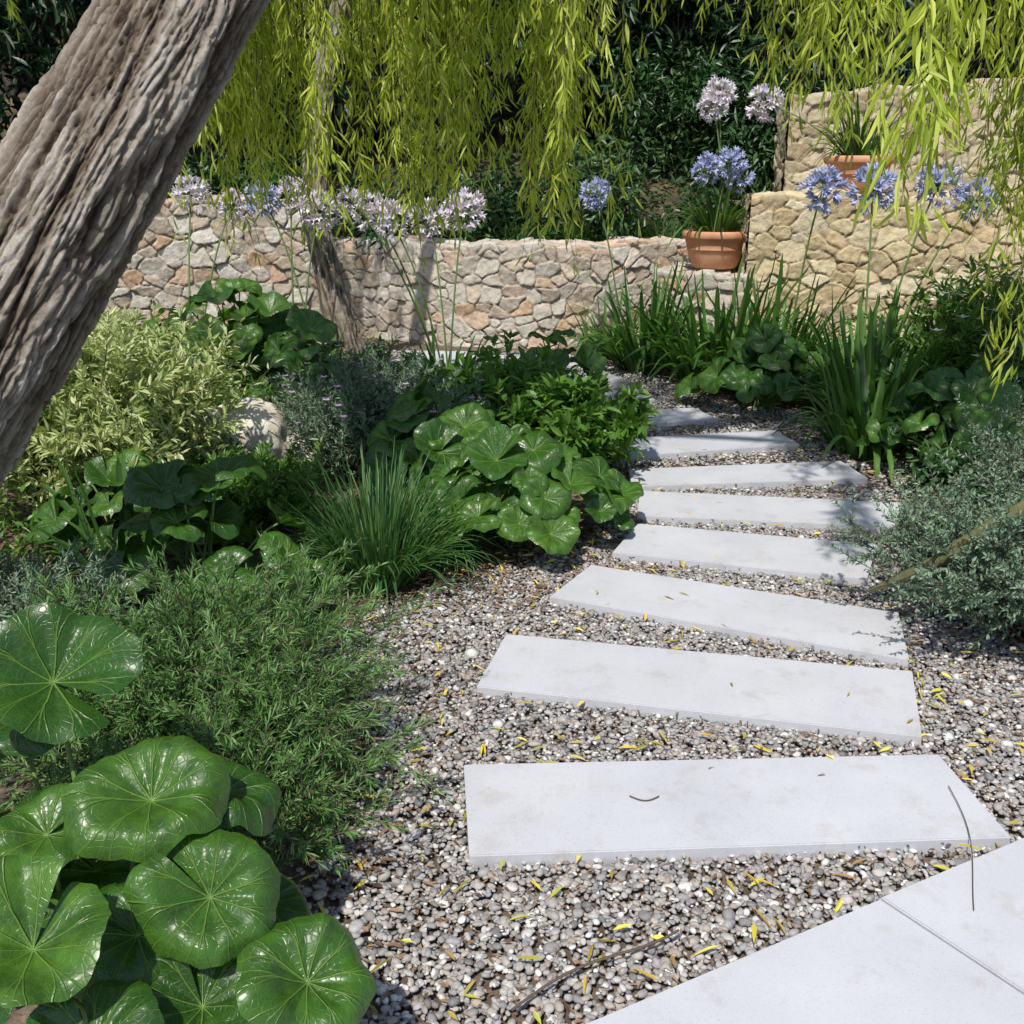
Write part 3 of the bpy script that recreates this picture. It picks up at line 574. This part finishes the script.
# boulder
v,f=ico(5); d=1+.7*(fbm(v*1.6+3,5,5)[:,None]-.45); vb=v*d*np.array([.25,.2,.24])+np.array([-1.40,5.0,.19])
build('boulder',[Part(vb,f,smooth=True)],[M_bould])
v2=v*(1+.6*(fbm(v*1.5+8,4,5)[:,None]-.45))*np.array([.2,.18,.16])+np.array([-1.18,5.2,.08]); build('boulder',[Part(v2,f,smooth=True)],[M_bould])
M_branch=simple('mossy_branch',[(.07,.085,.03),(.15,.14,.07)],.7,12,.6,50)
build('fallen_branch',[trunk_part([(1.28,3.30,.12),(1.42,3.17,.27),(1.60,3.08,.46),(1.85,3.0,.68),(2.3,3.0,1.05)],[.006,.020,.026,.026,.018],80,32,66,.2,.03)],[M_branch])
# ------------------------------------------------------------------ background vegetation
def leafcloud(centers,rad,per,L,W,tp=LANCE,up=.4):
    c=np.repeat(centers,per,axis=0); d=nz(R_(size=c.shape)); pos=c+d*(U(.3,1,len(c))**.5)[:,None]*np.repeat(rad,per)[:,None]
    ax=nz(d+R_(0,.6,c.shape)+np.array([0,0,-.35])); return place(tp,pos,ax,d+np.array([0,0,up]),L*U(.6,1.3,len(c)),W*U(.7,1.2,len(c)),np.clip(np.repeat(U(0,1,len(centers)),per)*.6+U(0,.4,len(c)),0,1),0)
def tree(name,x,y,z0,h,r,n,per,mat,L=.16,W=.04,cr=(.35,.6)):
    cs=[]
    while len(cs)<n:
        p=R_(0,.5,3); 
        if np.linalg.norm(p)<1: cs.append((x+p[0]*r,y+p[1]*r*.8,z0+h*.6+p[2]*h*.5))
    cs=np.array(cs); cs[:,2]=np.maximum(cs[:,2],z0+.2)
    pr=[leafcloud(cs,U(*cr,len(cs)),per,L,W)]
    tp=trunk_part([(x,y,z0-.2),(x+.1,y,z0+h*.3),(x-.05,y+.1,z0+h*.6),(x,y,z0+h*.95)],[.15,.12,.08,.03],40,16,int(abs(x*10)),.3,.02); tp.mat=1; pr.append(tp)
    idx=rng.choice(len(cs),min(16,len(cs)),False); b=np.tile([x,y,z0+h*.35],(len(idx),1)); Q=stems(b,cs[idx]-b,np.linalg.norm(cs[idx]-b,axis=1),0,6,.05); q=tube(Q,np.linspace(.04,.012,6)[None],5,.3,1); pr.append(q)
    return build(name,pr,[mat,M_bark])
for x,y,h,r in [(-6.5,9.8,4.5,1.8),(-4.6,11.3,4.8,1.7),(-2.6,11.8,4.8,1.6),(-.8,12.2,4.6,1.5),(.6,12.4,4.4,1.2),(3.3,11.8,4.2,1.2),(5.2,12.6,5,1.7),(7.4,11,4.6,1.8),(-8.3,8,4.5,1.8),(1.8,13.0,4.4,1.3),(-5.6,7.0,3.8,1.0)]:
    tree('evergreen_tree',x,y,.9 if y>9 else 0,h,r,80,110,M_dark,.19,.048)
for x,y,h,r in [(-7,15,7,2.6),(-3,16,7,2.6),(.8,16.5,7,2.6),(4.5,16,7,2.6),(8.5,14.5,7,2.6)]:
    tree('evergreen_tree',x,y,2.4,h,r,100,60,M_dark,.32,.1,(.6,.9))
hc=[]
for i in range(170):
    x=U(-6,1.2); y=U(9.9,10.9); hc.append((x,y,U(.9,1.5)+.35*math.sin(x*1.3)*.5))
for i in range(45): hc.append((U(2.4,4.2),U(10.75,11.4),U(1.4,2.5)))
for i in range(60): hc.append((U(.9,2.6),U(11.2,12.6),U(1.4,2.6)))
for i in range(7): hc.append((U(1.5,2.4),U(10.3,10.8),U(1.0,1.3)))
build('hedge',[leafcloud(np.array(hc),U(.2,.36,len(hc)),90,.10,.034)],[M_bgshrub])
for x,y in [(-.6,10.2),(.1,10.1),(.6,10.1),(1.1,10.3),(1.5,10.2),(1.9,10.5),(1.3,10.9)]: strap('liriope_plant',(x,y),160,.6,.014,.15,M_lir,(.4,1.),z0=.8)
fc=np.stack([U(-3.4,-1.3,150),U(3.2,8.6,150),U(.02,.22,150)],-1)
build('groundcover',[leafcloud(fc,U(.15,.28,150),130,.05,.016,OVAL)],[M_leafy])
fc=np.stack([U(2.0,4.2,110),U(4.4,8.4,110),U(.02,.25,110)],-1)
build('groundcover',[leafcloud(fc,U(.15,.28,110),130,.05,.018,OVAL)],[M_bgshrub])
# ------------------------------------------------------------------ fallen leaves, mulch
def litter(n,region,L,W,z,mat):
    p=np.stack([U(region[0],region[1],n),U(region[2],region[3],n),U(*z,n)],-1); a=U(0,6.28,n); ax=np.stack([np.cos(a),np.sin(a),R_(0,.12,n)],-1)
    return place(LANCE,p,ax,np.array([0,0,1.])+R_(0,.35,(n,3)),L*U(.5,1.2,n),W*U(.6,1.2,n),U(0,1,n),mat)
build('fallen_leaves',[litter(560,(-.6,2.0,1.2,4.),.058,.010,(.020,.032),0),litter(520,(-.3,2.2,4.,7.5),.056,.011,(.022,.034),0),litter(14,(0,1.2,2.0,3.6),.05,.008,(.0385,.042),0),
 litter(3600,(-.5,1.9,1.0,4.2),.022,.007,(.014,.026),1),litter(2000,(.2,2.2,4.2,7.2),.026,.009,(.014,.026),1)],[M_yel,M_debris])
build('mulch',[litter(9000,(-3.2,-.2,1.0,5.),.035,.012,(.0,.02),0),litter(5000,(-.6,.6,3.4,5.5),.035,.012,(.0,.02),0),litter(3000,(1.4,3.2,2.4,6.),.035,.012,(.0,.02),0)],[M_debris])
s=np.linspace(0,1,14)
tw=np.stack([.3+.075*s,2.18+.02*np.sin(s*3.1)*-1,.038+0*s],-1)
tw2=np.stack([1.13+.02*np.sin(s*4)-.12*s,2.22-.46*s,.041+.0*s],-1)
tw3=np.stack([.0+.35*s,1.50+.22*s+.02*np.sin(s*5),.03+.01*s],-1)
build('twigs',[tube(tw,.0018,5,.5,0),tube(tw2,.0012,5,.5,0),tube(tw3,.003,5,.5,0)],[M_twig])
# ------------------------------------------------------------------ light, camera
el=math.radians(EL); sd=Vector((SD[0],SD[1],0)).normalized()*math.cos(el); sd.z=math.sin(el)
sun=bpy.data.lights.new('sun','SUN'); sun.energy=5.; sun.angle=math.radians(1.0); sun.color=(1,.955,.87)
so=bpy.data.objects.new('sun',sun); so.rotation_euler=sd.to_track_quat('Z','Y').to_euler(); sc.collection.objects.link(so)
w=bpy.data.worlds.new('World'); sc.world=w; w.use_nodes=True; nt=w.node_tree; bg=nt.nodes['Background']; sky=nt.nodes.new('ShaderNodeTexSky'); sky.sky_type='NISHITA'; sky.sun_disc=False
sky.sun_elevation=el; sky.sun_rotation=math.atan2(sd.x,sd.y); nt.links.new(sky.outputs[0],bg.inputs[0]); bg.inputs[1].default_value=.15
cam=bpy.data.cameras.new('camera'); cam.lens=36*1000/1024; cam.clip_end=600; cam.clip_start=.05
co=bpy.data.objects.new('camera',cam); co.location=(0,0,1.55); co.rotation_euler=(math.radians(90-18.9),0,0); sc.collection.objects.link(co); sc.camera=co
sc.view_settings.view_transform='Standard'; sc.view_settings.look='None'; sc.view_settings.exposure=0
